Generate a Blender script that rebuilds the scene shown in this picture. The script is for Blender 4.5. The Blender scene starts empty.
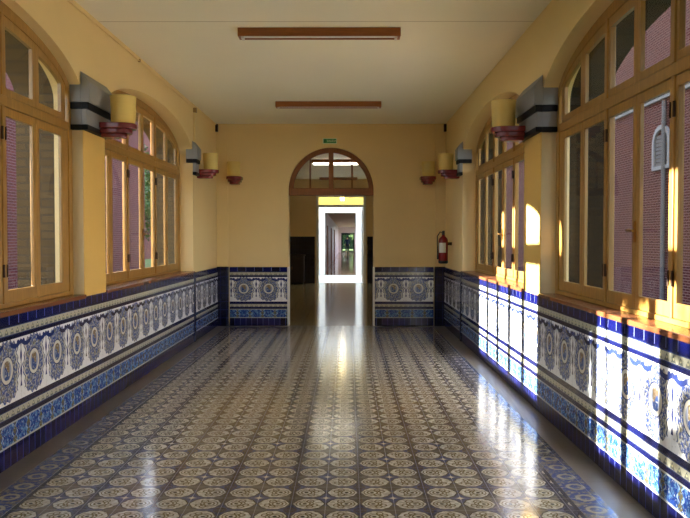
import bpy, bmesh, math, random
from mathutils import Vector, Matrix, Quaternion
random.seed(7)
sc = bpy.context.scene
COL = sc.collection
PI = math.pi

# ------------------------------------------------------------------ measures
XL, XR = -2.30, 1.72           # side wall faces
YB = 13.39                     # far wall face
YN = -6.5                      # wall behind the camera
HC = 3.55                      # ceiling
DADO = 1.04
SETS = {-1: (.09, .09, .19), 1: (.13, .13, .19)}   # how far each window frame sits back from the wall face
SPRING, RISE = 2.75, 0.46      # window arch
LWIN = [(-2.05, 2.00), (2.82, 6.62), (7.20, 11.32)]
RWIN = [(-1.95, 2.05), (3.05, 6.77), (7.40, 11.38)]
AX, AR, ASP = -0.29, 0.75, 2.39   # arch in the far wall: centre x, radius, springing

# ------------------------------------------------------------------ shader helpers
def lin(c):
    return tuple(((v/255)/12.92 if v/255 <= .04045 else ((v/255+.055)/1.055)**2.4) for v in c)

class E:
    """a value in a node tree, with arithmetic"""
    def __init__(s, g, sock): s.g, s.s = g, sock
    def __add__(s, o): return s.g.m('ADD', s, o)
    __radd__ = __add__
    def __sub__(s, o): return s.g.m('SUBTRACT', s, o)
    def __rsub__(s, o): return s.g.m('SUBTRACT', o, s)
    def __mul__(s, o): return s.g.m('MULTIPLY', s, o)
    __rmul__ = __mul__
    def __truediv__(s, o): return s.g.m('DIVIDE', s, o)
    def __neg__(s): return s.g.m('MULTIPLY', s, -1.0)
    def gt(s, o): return s.g.m('GREATER_THAN', s, o)
    def lt(s, o): return s.g.m('LESS_THAN', s, o)
    def abs(s): return s.g.m('ABSOLUTE', s)
    def floor(s): return s.g.m('FLOOR', s)
    def fract(s): return s.g.m('FRACT', s)
    def sin(s): return s.g.m('SINE', s)
    def cos(s): return s.g.m('COSINE', s)
    def sqrt(s): return s.g.m('SQRT', s)
    def pow(s, o): return s.g.m('POWER', s, o)
    def max(s, o): return s.g.m('MAXIMUM', s, o)
    def min(s, o): return s.g.m('MINIMUM', s, o)
    def between(s, a, b): return s.gt(a) * s.lt(b)

class G:
    def __init__(g, name):
        g.mat = bpy.data.materials.new(name); g.mat.use_nodes = True
        g.t = g.mat.node_tree; g.n = g.t.nodes; g.l = g.t.links
        g.n.clear()
        g.out = g.n.new('ShaderNodeOutputMaterial')
        g._pos = None
    def put(g, sock, v):
        if isinstance(v, E): g.l.new(v.s, sock)
        elif isinstance(v, (tuple, list)) and len(v) == 3 and sock.type == 'RGBA': sock.default_value = (*v, 1)
        else: sock.default_value = v
    def m(g, op, a, b=None):
        n = g.n.new('ShaderNodeMath'); n.operation = op
        g.put(n.inputs[0], a)
        if b is not None: g.put(n.inputs[1], b)
        return E(g, n.outputs[0])
    def xyz(g):
        if g._pos is None:
            p = g.n.new('ShaderNodeNewGeometry'); s = g.n.new('ShaderNodeSeparateXYZ')
            g.l.new(p.outputs['Position'], s.inputs[0])
            g._pos = (E(g, s.outputs[0]), E(g, s.outputs[1]), E(g, s.outputs[2])); g.P = E(g, p.outputs['Position'])
        return g._pos
    def objpos(g):
        t = g.n.new('ShaderNodeTexCoord'); return E(g, t.outputs['Object'])
    def vec(g, x, y, z):
        n = g.n.new('ShaderNodeCombineXYZ')
        for i, v in enumerate((x, y, z)): g.put(n.inputs[i], v)
        return E(g, n.outputs[0])
    def noise(g, v, scale, detail=3, rough=.55, dist=0):
        n = g.n.new('ShaderNodeTexNoise'); g.l.new(v.s, n.inputs['Vector'])
        n.inputs['Scale'].default_value = scale; n.inputs['Detail'].default_value = detail
        n.inputs['Roughness'].default_value = rough; n.inputs['Distortion'].default_value = dist
        return E(g, n.outputs['Fac'])
    def vor(g, v, scale, out='Distance'):
        n = g.n.new('ShaderNodeTexVoronoi'); g.l.new(v.s, n.inputs['Vector']); n.inputs['Scale'].default_value = scale
        return E(g, n.outputs[out])
    def mix(g, f, a, b):
        n = g.n.new('ShaderNodeMix'); n.data_type = 'RGBA'
        g.put(n.inputs[0], f); g.put(n.inputs[6], a); g.put(n.inputs[7], b)
        return E(g, n.outputs[2])
    def step(g, x, a, b):
        n = g.n.new('ShaderNodeMapRange'); n.interpolation_type = 'SMOOTHSTEP'
        g.put(n.inputs[0], x); n.inputs[1].default_value = a; n.inputs[2].default_value = b
        return E(g, n.outputs[0])
    def bump(g, h, strength=.3, dist=.002):
        n = g.n.new('ShaderNodeBump'); n.inputs['Strength'].default_value = strength
        n.inputs['Distance'].default_value = dist; g.put(n.inputs['Height'], h)
        return E(g, n.outputs[0])
    def bsdf(g, color, rough=.5, spec=.5, normal=None, metal=0, coat=0, emit=None, estr=0):
        n = g.n.new('ShaderNodeBsdfPrincipled')
        g.put(n.inputs['Base Color'], color); g.put(n.inputs['Roughness'], rough)
        n.inputs['Specular IOR Level'].default_value = spec; n.inputs['Metallic'].default_value = metal
        n.inputs['Coat Weight'].default_value = coat; n.inputs['Coat Roughness'].default_value = .08
        if normal is not None: g.l.new(normal.s, n.inputs['Normal'])
        if emit is not None:
            g.put(n.inputs['Emission Color'], emit); n.inputs['Emission Strength'].default_value = estr
        g.l.new(n.outputs[0], g.out.inputs[0])
        return g.mat

def plain(name, rgb, rough=.5, spec=.5, metal=0, var=.12, scale=8, bump=0, bscale=60):
    g = G(name); p = g.objpos(); c = lin(rgb)
    n = g.noise(p, scale, 4)
    col = g.mix(n, tuple(v*(1-var) for v in c), tuple(min(1, v*(1+var)) for v in c))
    nm = g.bump(g.noise(p, bscale, 3), bump, .004) if bump else None
    return g.bsdf(col, rough, spec, nm, metal)

def glass(name, tint=(1, 1, 1), refl=1.0):
    g = G(name)
    a = g.n.new('ShaderNodeBsdfTransparent'); a.inputs[0].default_value = (*tint, 1)
    b = g.n.new('ShaderNodeBsdfGlossy'); b.inputs['Roughness'].default_value = .02
    f = g.n.new('ShaderNodeLayerWeight'); f.inputs[0].default_value = .5
    w = (E(g, f.outputs[1]).pow(5.0) * .28 + .025) * refl * (0.92 + 0.08*g.noise(g.objpos(), 3))
    m = g.n.new('ShaderNodeMixShader'); g.put(m.inputs[0], w)
    g.l.new(a.outputs[0], m.inputs[1]); g.l.new(b.outputs[0], m.inputs[2])
    g.l.new(m.outputs[0], g.out.inputs[0])
    return g.mat

def lamp(name, rgb, strength):
    g = G(name); c = lin(rgb)
    return g.bsdf(c, .5, .3, emit=c, estr=strength)

def wood(name, rgb, rough=.35, axis=2):
    g = G(name); p = g.objpos(); s = g.n.new('ShaderNodeMapping')
    g.l.new(p.s, s.inputs[0]); sc_ = [9, 9, 9]; sc_[axis] = .8; s.inputs['Scale'].default_value = sc_
    v = E(g, s.outputs[0]); n = g.noise(v, 4, 5, .6, 1.2); c = lin(rgb)
    col = g.mix(g.step(n, .3, .75), tuple(x*.78 for x in c), tuple(min(1, x*1.12) for x in c))
    return g.bsdf(col, rough, .5, g.bump(n, .08, .002))

def tile_dado(name, axis):
    """painted wall tiles: blue base, figured frieze, cream beads, cartouche panels, blue cap"""
    g = G(name); X, Y, Z = g.xyz(); s = Y if axis == 1 else X
    if axis == 0: s = s + 0.29
    P = g.vec(s, 0.0, Z)
    n1 = g.noise(P, 55, 3, .6); n2 = g.noise(P, 26, 4, .65, .8); n3 = g.noise(P, 95, 2, .5)
    cobalt, navy = lin((11, 14, 66)), lin((9, 11, 30))
    white, cream = lin((236, 238, 236)), lin((186, 184, 160))
    blue, sky, olive, brown = lin((52, 74, 128)), lin((120, 150, 190)), lin((112, 104, 66)), lin((140, 84, 42))
    # main cartouche panel, square cells of 0.44
    cell = 0.44
    u = ((s / cell).fract() - .5); v = (Z - .43) / cell - .5
    au = u.abs(); av = v.abs()
    w = 0.405 + 0.035*(v*12.566).cos() + 0.02*(v*44).sin()
    fill = au.lt(w) * v.lt(0.475 - 0.30*au*au*2.2 + 0.02*(u*50).cos()) * v.gt(0.9*au*au - 0.475 + 0.02*(u*38).cos())
    mott = g.mix(g.step(n2, .46, .62), lin((62, 84, 146)), lin((122, 118, 92)))
    mott = g.mix(g.step(n1, .46, .62), mott, lin((184, 186, 182)))
    mott = g.mix(g.step(n3, .58, .68), mott, lin((50, 62, 112)))
    outer = g.mix(g.step(n1, .60, .70), white, lin((150, 140, 110)))
    c = g.mix(fill, outer, mott)
    # scrollwork line in the cartouche
    wl = (au - (w - .055)).abs().lt(.018) * fill
    c = g.mix(wl, c, lin((206, 204, 190)))
    # side spindle
    spn = au.gt(0.478 + 0.012*(v*25).sin()) * v.between(-.30, .44)
    c = g.mix(spn, c, lin((44, 58, 112)))
    # swags at the top corners
    sw = (v - (0.36 + 1.6*(au - .30)*(au - .30) + .0)).abs().lt(.035) * au.gt(.12)
    sw = sw.max(((au-.40)*(au-.40) + (v-.40)*(v-.40)).sqrt().lt(.05))
    c = g.mix(sw, c, lin((40, 54, 108)))
    # medallion
    r = (u*u + (v-.02)*(v-.02)).sqrt()
    c = g.mix(r.lt(.225), c, lin((70, 78, 110)))
    c = g.mix(r.lt(.205), c, lin((214, 210, 196)))
    inner = g.mix((v + .05*(u*30).sin()).gt(.03), lin((62, 84, 136)), lin((132, 112, 86)))
    inner = g.mix(g.step(n1, .54, .64), inner, lin((196, 196, 184)))
    inner = g.mix(au.gt(.085), inner, lin((150, 158, 176)))
    c = g.mix(r.lt(.15), c, inner)
    # figured blue frieze, cells of 0.22
    fu = (s / .22).fract() - .5; fv = (Z - .22) / .16
    fr = g.mix(g.step(n2, .46, .62), lin((30, 62, 136)), lin((98, 146, 190)))
    fr = g.mix(g.step(n1, .58, .68), fr, lin((204, 212, 214)))
    fr = g.mix(g.step(n3, .60, .68), fr, lin((22, 36, 84)))
    fig = ((fu.abs() - .10 - .08*(fv*14).cos()).abs()).lt(.035)
    fr = g.mix(fig, fr, lin((150, 176, 200)))
    fr = g.mix((fu.abs()).lt(.08 + .05*(fv*16).sin()) * g.step(n3, .38, .46), fr, lin((104, 98, 62)))
    fr = g.mix(fv.lt(-.42).max(fv.gt(.43)), fr, lin((176, 180, 172)))
    # cream band with beads
    bu = (s / .085).fract() - .5
    def beads(z0, z1):
        bv = (Z - z0) / (z1 - z0) - .5
        tri = (bu.abs()*1.3 + bv*.7).lt(.22) * bv.gt(-.36)
        k = g.mix(tri, cream, lin((118, 122, 112)))
        k = g.mix(((bu*bu + (bv+.05)*(bv+.05)).sqrt()).lt(.12), k, lin((206, 200, 160)))
        k = g.mix((bv.abs()).gt(.4), k, lin((62, 72, 104)))
        return g.mix(g.step(n3, .62, .7), k, lin((90, 94, 92)))
    # cobalt base and cap tiles with joints
    ju = ((s / .10).fract() - .5).abs(); ju2 = ((s / .15).fract() - .5).abs()
    vt = g.noise(g.vec((s / .10).floor(), 3.0, 0.0), 3.7, 0)
    base = g.mix(g.step(vt, .3, .7), tuple(x*.5 for x in cobalt), tuple(x*1.5 for x in cobalt))
    base = g.mix(ju.gt(.465), base, lin((84, 94, 158)))
    vt2 = g.noise(g.vec((s / .15).floor(), 9.0, 0.0), 3.7, 0)
    cap = g.mix(g.step(vt2, .3, .7), tuple(x*.5 for x in cobalt), tuple(x*1.7 for x in cobalt))
    cap = g.mix(ju2.gt(.475), cap, lin((112, 122, 176)))
    dk = g.mix(n2, navy, lin((22, 28, 86)))
    res = base
    for z0, layer in ((.14, fr), (.30, dk), (.332, beads(.332, .39)), (.39, dk), (.43, c), (.862, dk),
                      (.89, beads(.89, .952)), (.952, dk), (.965, cap)):
        res = g.mix(Z.gt(z0), res, layer)
    joint = ((s / .22).fract() - .5).abs().gt(.494) * Z.between(.43, .87)
    res = g.mix(joint * .5, res, lin((120, 120, 116)))
    b = g.bump(g.noise(P, 7, 2) + joint * -.4, .12, .004)
    return g.bsdf(res, .13, .6, b)

def dark_tile(name, rgb=(11, 14, 46)):
    g = G(name); X, Y, Z = g.xyz(); s = X + Y
    ju = ((s / .10).fract() - .5).abs().gt(.47); jz = ((Z / .145).fract() - .5).abs().gt(.475)
    n = g.noise(g.vec((s/.10).floor(), (Z/.145).floor(), 0.0), 2.3, 0)
    c = lin(rgb)
    col = g.mix(n, tuple(v*.6 for v in c), tuple(v*1.5 for v in c))
    col = g.mix(ju.max(jz), col, lin((44, 48, 80)))
    return g.bsdf(col, .12, .6)

def floor_tile(name):
    g = G(name); X, Y, Z = g.xyz()
    P = g.vec(X, Y, 0.0)
    n1 = g.noise(P, 40, 3, .6); n0 = g.noise(P, 1.3, 4, .6); n2 = g.noise(P, 90, 2)
    lx = ((X + 1.928) / .4).fract() - .5; ly = ((Y - .29) / .4).fract() - .5
    ax, ay = lx.abs(), ly.abs()
    slate = lin((88, 90, 108)); olv = lin((104, 98, 84))
    # ground: slate with olive patches between the groups
    dist_e = (ax - .5).abs().min((ay - .5).abs())
    gq = ((ax*ax + (ay-.5)*(ay-.5)).sqrt()).min(((ax-.5)*(ax-.5) + ay*ay).sqrt())
    c = g.mix(gq.lt(.17), slate, olv)
    c = g.mix((((ax-.5)*(ax-.5) + (ay-.5)*(ay-.5)).sqrt()).lt(.10), c, lin((60, 60, 88)))
    band = ax.gt(.455)
    c = g.mix(band * .6, c, lin((62, 60, 72)))
    # discs
    dx, dy = ax - .246, ay - .246
    r = (dx*dx + dy*dy).sqrt()
    ang = dx / (r + .001)
    lobe = r + .010*(ang*9.42).cos() * ((dy / (r + .001))*6.28).cos()
    c = g.mix(lobe.lt(.232), c, lin((78, 70, 66)))
    disc = g.mix(g.step(n1, .35, .65), lin((160, 153, 134)), lin((206, 201, 182)))
    c = g.mix(lobe.lt(.212), c, disc)
    # scrolls inside a disc
    def ring(cx, cy, rad, wid):
        q = ((dx-cx)*(dx-cx) + (dy-cy)*(dy-cy)).sqrt()
        return (q - rad).abs().lt(wid)
    mk = ring(.055, .0, .075, .012).max(ring(-.085, .055, .045, .011)).max(ring(-.02, -.105, .05, .011)).max(ring(-.02, .115, .045, .010)).max(ring(.055, .0, .125, .008))
    c = g.mix(mk * r.lt(.195), c, lin((112, 98, 64)))
    q = ((dx-.06)*(dx-.06) + dy*dy).sqrt()
    c = g.mix(q.lt(.030), c, lin((44, 36, 34)))
    # pale star in the middle of each group of four
    star = (ax + ay + ax*ay*60).lt(.085)
    c = g.mix(star, c, lin((196, 186, 158)))
    # joints
    jt = ((X + 1.928) / .2).fract().min((((X + 1.928) / .2).fract() - 1.0).abs()).lt(.008)
    jt2 = ((Y - .29) / .2).fract().min((((Y - .29) / .2).fract() - 1.0).abs()).lt(.008)
    jo = jt.max(jt2)
    c = g.mix(jo * .4, c, lin((86, 86, 98)))
    # border: distance to the nearest wall
    dw = (X - XL).min(XR - 0.02 - X + 0.0).min(YB - Y + ((X - AX).abs().lt(AR) * 9.0))
    wob = dw
    orn_r = ((((X + Y*1.0) * 0 + (Y / .2).fract() - .5)).abs())
    fy = (Y / .2).fract() - .5
    fx = (dw - .28) / .2
    rr = (fx*fx + fy*fy).sqrt()
    om = g.mix(g.step(g.noise(P, 24, 3, .6, 1.5), .42, .58), lin((126, 118, 100)), lin((84, 92, 122)))
    om = g.mix((rr*20).sin().gt(.1) * rr.lt(.46), om, lin((66, 78, 124)))
    om = g.mix((rr*20).sin().lt(-.5) * rr.lt(.46), om, lin((166, 160, 142)))
    om = g.mix(g.step(n1, .54, .64), om, lin((158, 152, 130)))
    c = g.mix(dw.lt(.40), c, lin((66, 62, 70)))
    c = g.mix(dw.lt(.375), c, om)
    pl = g.mix(n0, lin((108, 101, 90)), lin((128, 119, 105)))
    pj = ((Y / .4).fract() - .5).abs().gt(.494)
    pl = g.mix(pj * .6, pl, lin((60, 56, 54)))
    c = g.mix(dw.lt(.19), c, pl)
    # wear: worn paler and duller patches
    c = g.mix(g.step(n0, .45, .75) * .2, c, lin((128, 116, 96)))
    rough = 0.10 + 0.09*n0 + jo*.15 + dw.lt(.19)*.18
    b = g.bump(g.noise(P, 2.6, 2) + n2*.02 - jo*.06, .10, .01)
    return g.bsdf(c, rough, .62, b)

def plain_tile(name, rgb, size, rough=.12, jrgb=(70, 60, 45), spec=.6):
    g = G(name); X, Y, Z = g.xyz()
    jx = ((X / size).fract() - .5).abs().gt(.485); jy = ((Y / size).fract() - .5).abs().gt(.485)
    n = g.noise(g.vec((X/size).floor(), (Y/size).floor(), 0.0), 3.1, 0); c = lin(rgb)
    col = g.mix(n, tuple(v*.85 for v in c), tuple(min(1, v*1.12) for v in c))
    j = jx.max(jy); col = g.mix(j, col, lin(jrgb))
    return g.bsdf(col, rough, spec, g.bump(g.noise(g.vec(X, Y, 0.0), 3, 2), .06, .01))

def brick(name, a, b, mortar=(150, 140, 132), w=.24, h=.07):
    g = G(name); X, Y, Z = g.xyz(); s = X + Y
    n = g.n.new('ShaderNodeTexBrick'); v = g.vec(s, Z, 0.0); g.l.new(v.s, n.inputs['Vector'])
    n.inputs['Scale'].default_value = 1.0; n.inputs['Brick Width'].default_value = w; n.inputs['Row Height'].default_value = h
    n.inputs['Mortar Size'].default_value = .011; n.inputs['Mortar Smooth'].default_value = .2
    n.inputs['Color1'].default_value = (*lin(a), 1); n.inputs['Color2'].default_value = (*lin(b), 1); n.inputs['Mortar'].default_value = (*lin(mortar), 1)
    k = g.noise(g.vec(s, Z, Y), 9, 3)
    col = g.mix(k * .35, E(g, n.outputs['Color']), tuple(x*.5 for x in lin(a)))
    return g.bsdf(col, .9, .05, g.bump(E(g, n.outputs['Fac']) * -1.0, .5, .01))

def plaster(name, rgb, b=.12, scale=70, rough=.55, spec=.3):
    g = G(name); X, Y, Z = g.xyz(); c = lin(rgb)
    n = g.noise(g.P, 1.1, 5, .6); f = g.noise(g.P, scale, 3)
    col = g.mix(n, tuple(v*.93 for v in c), tuple(min(1, v*1.05) for v in c))
    return g.bsdf(col, rough, spec, g.bump(f, b, .006))

def ceiling_mat(name):
    g = G(name); X, Y, Z = g.xyz(); c = lin((247, 244, 220))
    seam = (Y - 7.08).abs().lt(.006).max(((Y - 1.0).abs()).lt(.006))
    n = g.noise(g.P, .8, 4)
    col = g.mix(n, tuple(v*.95 for v in c), tuple(min(1, v*1.03) for v in c))
    col = g.mix(seam, col, lin((176, 164, 132)))
    return g.bsdf(col, .6, .3)

def ground_mat(name, a, b, scale):
    g = G(name); X, Y, Z = g.xyz()
    n = g.noise(g.P, scale, 6, .7)
    return g.bsdf(g.mix(g.step(n, .35, .65), lin(a), lin(b)), .9, .2, g.bump(n, .5, .03))

M = {}
M['wall'] = plaster('ochre_plaster', (234, 208, 148))
M['pier'] = plaster('stippled_yellow_plaster', (226, 186, 100), .55, 45, .5, .35)
M['reveal'] = plaster('cream_plaster', (214, 196, 150))
M['ceiling'] = ceiling_mat('ceiling_paint')
M['floor'] = floor_tile('patterned_floor_tile')
M['hallfloor'] = plain_tile('beige_floor_tile', (176, 156, 112), .4)
M['farfloor'] = plain_tile('polished_brown_floor', (190, 144, 100), .6, .1)
M['dado_s'] = tile_dado('painted_tile_side', 1)
M['dado_b'] = tile_dado('painted_tile_end', 0)
M['navy'] = dark_tile('navy_glazed_tile')
M['navyhall'] = dark_tile('dark_hall_tile', (30, 33, 46))
M['ledge'] = plain('brown_ledge_tile', (122, 74, 44), .25, .5, var=.2, scale=5)
M['woodl'] = wood('golden_varnished_wood', (168, 126, 60))
M['wooda'] = wood('brown_arch_wood', (138, 84, 42), .4)
M['woodf'] = wood('fixture_wood', (150, 88, 36), .4, 0)
M['glass'] = glass('window_glass')
M['yglass'] = glass('yellow_glass', (1.0, .86, .42))
M['metal'] = plain('dark_bronze', (58, 42, 30), .4, .5, .7)
M['brass'] = plain('aged_brass', (150, 108, 52), .35, .5, .8)
M['stone'] = plain('grey_stone', (140, 141, 139), .6, .3, bump=.15)
M['black'] = plain('black_stone_band', (15, 15, 17), .6, .25)
M['shade'] = plain('cream_shade', (226, 198, 112), .5, .4, var=.04)
M['maroon'] = plain('maroon_glazed_bracket', (120, 40, 40), .25, .6)
M['red'] = plain('red_enamel', (140, 20, 24), .25, .6, var=.05)
M['blackp'] = plain('black_rubber', (22, 22, 24), .5, .4)
M['paper'] = plain('white_label', (226, 222, 210), .5, .3, var=.05)
M['white'] = plain('white_paint', (236, 234, 226), .4, .4, var=.04)
M['signgreen'] = plain('sign_green', (60, 150, 84), .4, .4, var=.05)
M['signwhite'] = plain('sign_white', (226, 232, 206), .4, .4, var=.03)
M['tube'] = plain('fluorescent_tube', (240, 238, 230), .3, .5, var=.02)
M['tubelit'] = lamp('lit_tube', (255, 250, 232), 6)
M['passfill'] = lamp('passage_fill_tube', (255, 252, 240), 14)  # glow of the lamp added to brighten the passage
M['refl'] = plain('white_reflector', (214, 208, 196), .3, .5, var=.03)
M['hallwall'] = plaster('hall_plaster', (226, 200, 150))
M['farwall'] = plaster('lilac_grey_plaster', (226, 214, 216))
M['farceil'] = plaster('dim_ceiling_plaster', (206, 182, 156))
M['brickr'] = brick('red_brick', (80, 31, 24), (60, 22, 19), (124, 98, 88))
M['brickl'] = brick('maroon_brick', (98, 42, 40), (76, 32, 32), (116, 98, 94))
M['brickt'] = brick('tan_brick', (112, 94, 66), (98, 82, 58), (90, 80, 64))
M['brick_shaded'] = brick('shaded_tan_brick', (58, 47, 32), (48, 39, 28), (44, 40, 32))  # same tan brick, with the shade put into a darker colour
M['pipe'] = plain('grey_blue_pipe', (92, 86, 80), .7, .15)
M['cornice'] = plain('pale_cornice_stone', (124, 119, 112), .7, .2)
M['grass'] = ground_mat('lawn', (70, 92, 44), (104, 116, 62), 6)
M['pave'] = ground_mat('pale_pavement', (168, 170, 176), (190, 190, 192), 4)
M['leaf'] = plain('tree_leaf', (70, 96, 44), .6, .3, var=.35, scale=3)
M['cyp'] = plain('cypress_leaf', (42, 66, 38), .7, .2, var=.3, scale=3)
M['bark'] = plain('bark', (92, 76, 58), .9, .1, var=.3, scale=10, bump=.4)
M['roof'] = plain('terracotta_roof', (150, 92, 66), .8, .2)
M['darkwood'] = wood('dark_cabinet_wood', (40, 30, 26), .4)
M['doorw'] = wood('chestnut_door_wood', (150, 92, 58), .4)
M['skin'] = plain('skin', (196, 150, 122), .5, .4, var=.04)
M['hair'] = plain('dark_hair', (36, 28, 24), .6, .3)
M['navycloth'] = plain('navy_jacket_cloth', (26, 32, 58), .8, .2)
M['trouser'] = plain('dark_trouser_cloth', (30, 30, 36), .8, .2)

# ------------------------------------------------------------------ mesh helpers
class MB:
    def __init__(s): s.bm = bmesh.new()
    def box(s, x0, x1, y0, y1, z0, z1, bev=0):
        vs = [s.bm.verts.new(p) for p in ((x0,y0,z0),(x1,y0,z0),(x1,y1,z0),(x0,y1,z0),(x0,y0,z1),(x1,y0,z1),(x1,y1,z1),(x0,y1,z1))]
        fs = [s.bm.faces.new([vs[i] for i in f]) for f in ((0,3,2,1),(4,5,6,7),(0,1,5,4),(1,2,6,5),(2,3,7,6),(3,0,4,7))]
        if bev:
            es = list({e for f in fs for e in f.edges})
            bmesh.ops.bevel(s.bm, geom=es, offset=bev, segments=2, affect='EDGES', profile=.6)
        return s
    def prism(s, pts, axis, a, b):
        """polygon pts (2D) extruded along an axis from a to b; 2D order is the two other axes"""
        def mk(p, t):
            if axis == 0: return (t, p[0], p[1])
            if axis == 1: return (p[0], t, p[1])
            return (p[0], p[1], t)
        A = [s.bm.verts.new(mk(p, a)) for p in pts]; B = [s.bm.verts.new(mk(p, b)) for p in pts]
        n = len(pts)
        s.bm.faces.new(A); s.bm.faces.new(B[::-1])
        for i in range(n): s.bm.faces.new((A[i], B[i], B[(i+1) % n], A[(i+1) % n]))
        return s
    def ring(s, outer, inner, axis, a, b):
        """closed frame between two loops of equal length, extruded"""
        def mk(p, t):
            if axis == 0: return (t, p[0], p[1])
            if axis == 1: return (p[0], t, p[1])
            return (p[0], p[1], t)
        n = len(outer)
        V = [[s.bm.verts.new(mk(p, t)) for p in L] for L in (outer, inner) for t in (a, b)]
        oa, ob, ia, ib = V
        for i in range(n):
            j = (i+1) % n
            s.bm.faces.new((oa[i], oa[j], ia[j], ia[i])); s.bm.faces.new((ob[i], ib[i], ib[j], ob[j]))
            s.bm.faces.new((oa[i], ob[i], ob[j], oa[j])); s.bm.faces.new((ia[i], ia[j], ib[j], ib[i]))
        return s
    def strip(s, low, top, axis, a, b):
        """open band between two polylines, closed solid"""
        s.prism(list(low) + list(top)[::-1], axis, a, b) if len(low) < 3 else [s.prism([low[i], low[i+1], top[i+1], top[i]], axis, a, b) for i in range(len(low)-1)]
        return s
    def lathe(s, prof, cx, cy, seg=32, cz=0):
        rows = [[s.bm.verts.new((cx + r*math.cos(2*PI*k/seg), cy + r*math.sin(2*PI*k/seg), cz + z)) for k in range(seg)] for r, z in prof]
        for i in range(len(rows)-1):
            for k in range(seg):
                s.bm.faces.new((rows[i][k], rows[i][(k+1) % seg], rows[i+1][(k+1) % seg], rows[i+1][k]))
        s.bm.faces.new(rows[0][::-1]); s.bm.faces.new(rows[-1])
        return s
    def tube(s, pts, r, seg=10):
        pts = [Vector(p) for p in pts]; rows = []
        rr = r if isinstance(r, (list, tuple)) else [r]*len(pts)
        up = None
        for i, p in enumerate(pts):
            d = (pts[min(i+1, len(pts)-1)] - pts[max(i-1, 0)]).normalized()
            if up is None: up = d.orthogonal().normalized()
            up = (up - d*up.dot(d)); up = up.normalized() if up.length > 1e-5 else d.orthogonal().normalized()
            b = d.cross(up)
            rows.append([s.bm.verts.new(p + (up*math.cos(2*PI*k/seg) + b*math.sin(2*PI*k/seg))*rr[i]) for k in range(seg)])
        for i in range(len(rows)-1):
            for k in range(seg):
                s.bm.faces.new((rows[i][k], rows[i][(k+1) % seg], rows[i+1][(k+1) % seg], rows[i+1][k]))
        s.bm.faces.new(rows[0][::-1]); s.bm.faces.new(rows[-1])
        return s
    def build(s, name, mat, parent=None, smooth=False, bevel=0):
        if parent is not None:
            off = Vector(parent.get('_abs', (0, 0, 0)))
            bmesh.ops.translate(s.bm, verts=s.bm.verts, vec=-off)
        bmesh.ops.recalc_face_normals(s.bm, faces=s.bm.faces)
        me = bpy.data.meshes.new(name); s.bm.to_mesh(me); s.bm.free()
        if smooth:
            for p in me.polygons: p.use_smooth = True
            try: me.set_sharp_from_angle(angle=math.radians(40))
            except Exception: pass
        me.materials.append(mat)
        o = bpy.data.objects.new(name, me); COL.objects.link(o)
        if parent is not None:
            o.parent = parent; o['_abs'] = tuple(parent['_abs'])
        else: o['_abs'] = (0, 0, 0)
        if bevel:
            m = o.modifiers.new('edge', 'BEVEL'); m.width = bevel; m.segments = 2; m.limit_method = 'ANGLE'
        return o

def empty(name, loc):
    o = bpy.data.objects.new(name, None); COL.objects.link(o); o.location = loc; o['_abs'] = tuple(loc); o.empty_display_size = .1
    return o
def tag(o, label, cat=None, group=None, kind=None):
    o['label'] = label
    if cat: o['category'] = cat
    if group: o['group'] = group
    if kind: o['kind'] = kind
    return o
def struct(o, label, cat='wall'): return tag(o, label, cat, kind='structure')
def copy_tree(o, delta, parent=None):
    c = o.copy(); COL.objects.link(c)
    if parent is None: c.location = Vector(o.location) + Vector(delta)
    else: c.parent = parent
    for ch in list(o.children): copy_tree(ch, delta, c)
    return c

# ------------------------------------------------------------------ shell
def arch_pts(y0, y1, d=0, n=28, spring=SPRING, rise=RISE):
    c, a = (y0+y1)/2, (y1-y0)/2
    out = []
    for i in range(n+1):
        t = PI - PI*i/n
        out.append((c + (a-d)*math.cos(t), spring + (rise-d)*math.sin(t)))
    return out
def arch_z(y, y0, y1, d):
    c, a = (y0+y1)/2, (y1-y0)/2
    q = 1 - ((y-c)/(a-d))**2
    return SPRING + (RISE-d)*math.sqrt(max(q, 0))

def side_wall(name, wins, x0, x1, mat, top, y_end, sill, grow, label):
    mb = MB()
    W = [(a-grow, b+grow) for a, b in wins]
    mb.box(x0, x1, YN, y_end, -.3, sill)
    ys = [YN] + [v for w in W for v in w] + [y_end]
    for i in range(0, len(ys), 2): mb.box(x0, x1, ys[i], ys[i+1], sill, top)
    for a, b in W:
        p = arch_pts(a, b, 0, 32, SPRING, RISE + grow)
        mb.strip(p, [(q[0], top) for q in p], 0, x0, x1)
    return struct(mb.build(name, mat), label)
TH = .25; OUT = .34
side_wall('wall_left', LWIN, XL-TH, XL, M['wall'], HC, YB+.35, 1.02, 0, 'ochre plastered left wall with tall arched windows')
side_wall('wall_right', RWIN, XR, XR+TH, M['wall'], HC, YB+.35, 1.02, 0, 'ochre plastered right wall with tall arched windows')
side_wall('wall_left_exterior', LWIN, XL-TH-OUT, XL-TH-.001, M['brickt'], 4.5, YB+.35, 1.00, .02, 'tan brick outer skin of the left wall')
side_wall('wall_right_exterior', RWIN, XR+TH+.001, XR+TH+OUT, M['brick_shaded'], 4.5, YB+.35, 1.00, .02, 'tan brick outer skin of the right wall, painted as shaded')

struct(MB().box(XL, XR, YN, YB, -.1, 0).build('floor', M['floor']), 'glossy patterned tile floor of the gallery', 'floor')
struct(MB().box(XL-TH-OUT, XR+TH+OUT, YN-.3, YB+.35, HC, HC+.15).build('ceiling', M['ceiling']), 'plain cream gallery ceiling with one seam', 'ceiling')
struct(MB().box(XL-TH-OUT-.3, XR+TH+OUT+.3, YN-.3, YB+.3, 4.5, 4.75).build('roof', M['roof']), 'terracotta roof slab over the gallery', 'roof')
struct(MB().box(XL-TH, XR+TH, YN-.3, YN, 0, HC).build('wall_front', M['wall']), 'ochre wall behind the camera')

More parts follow.
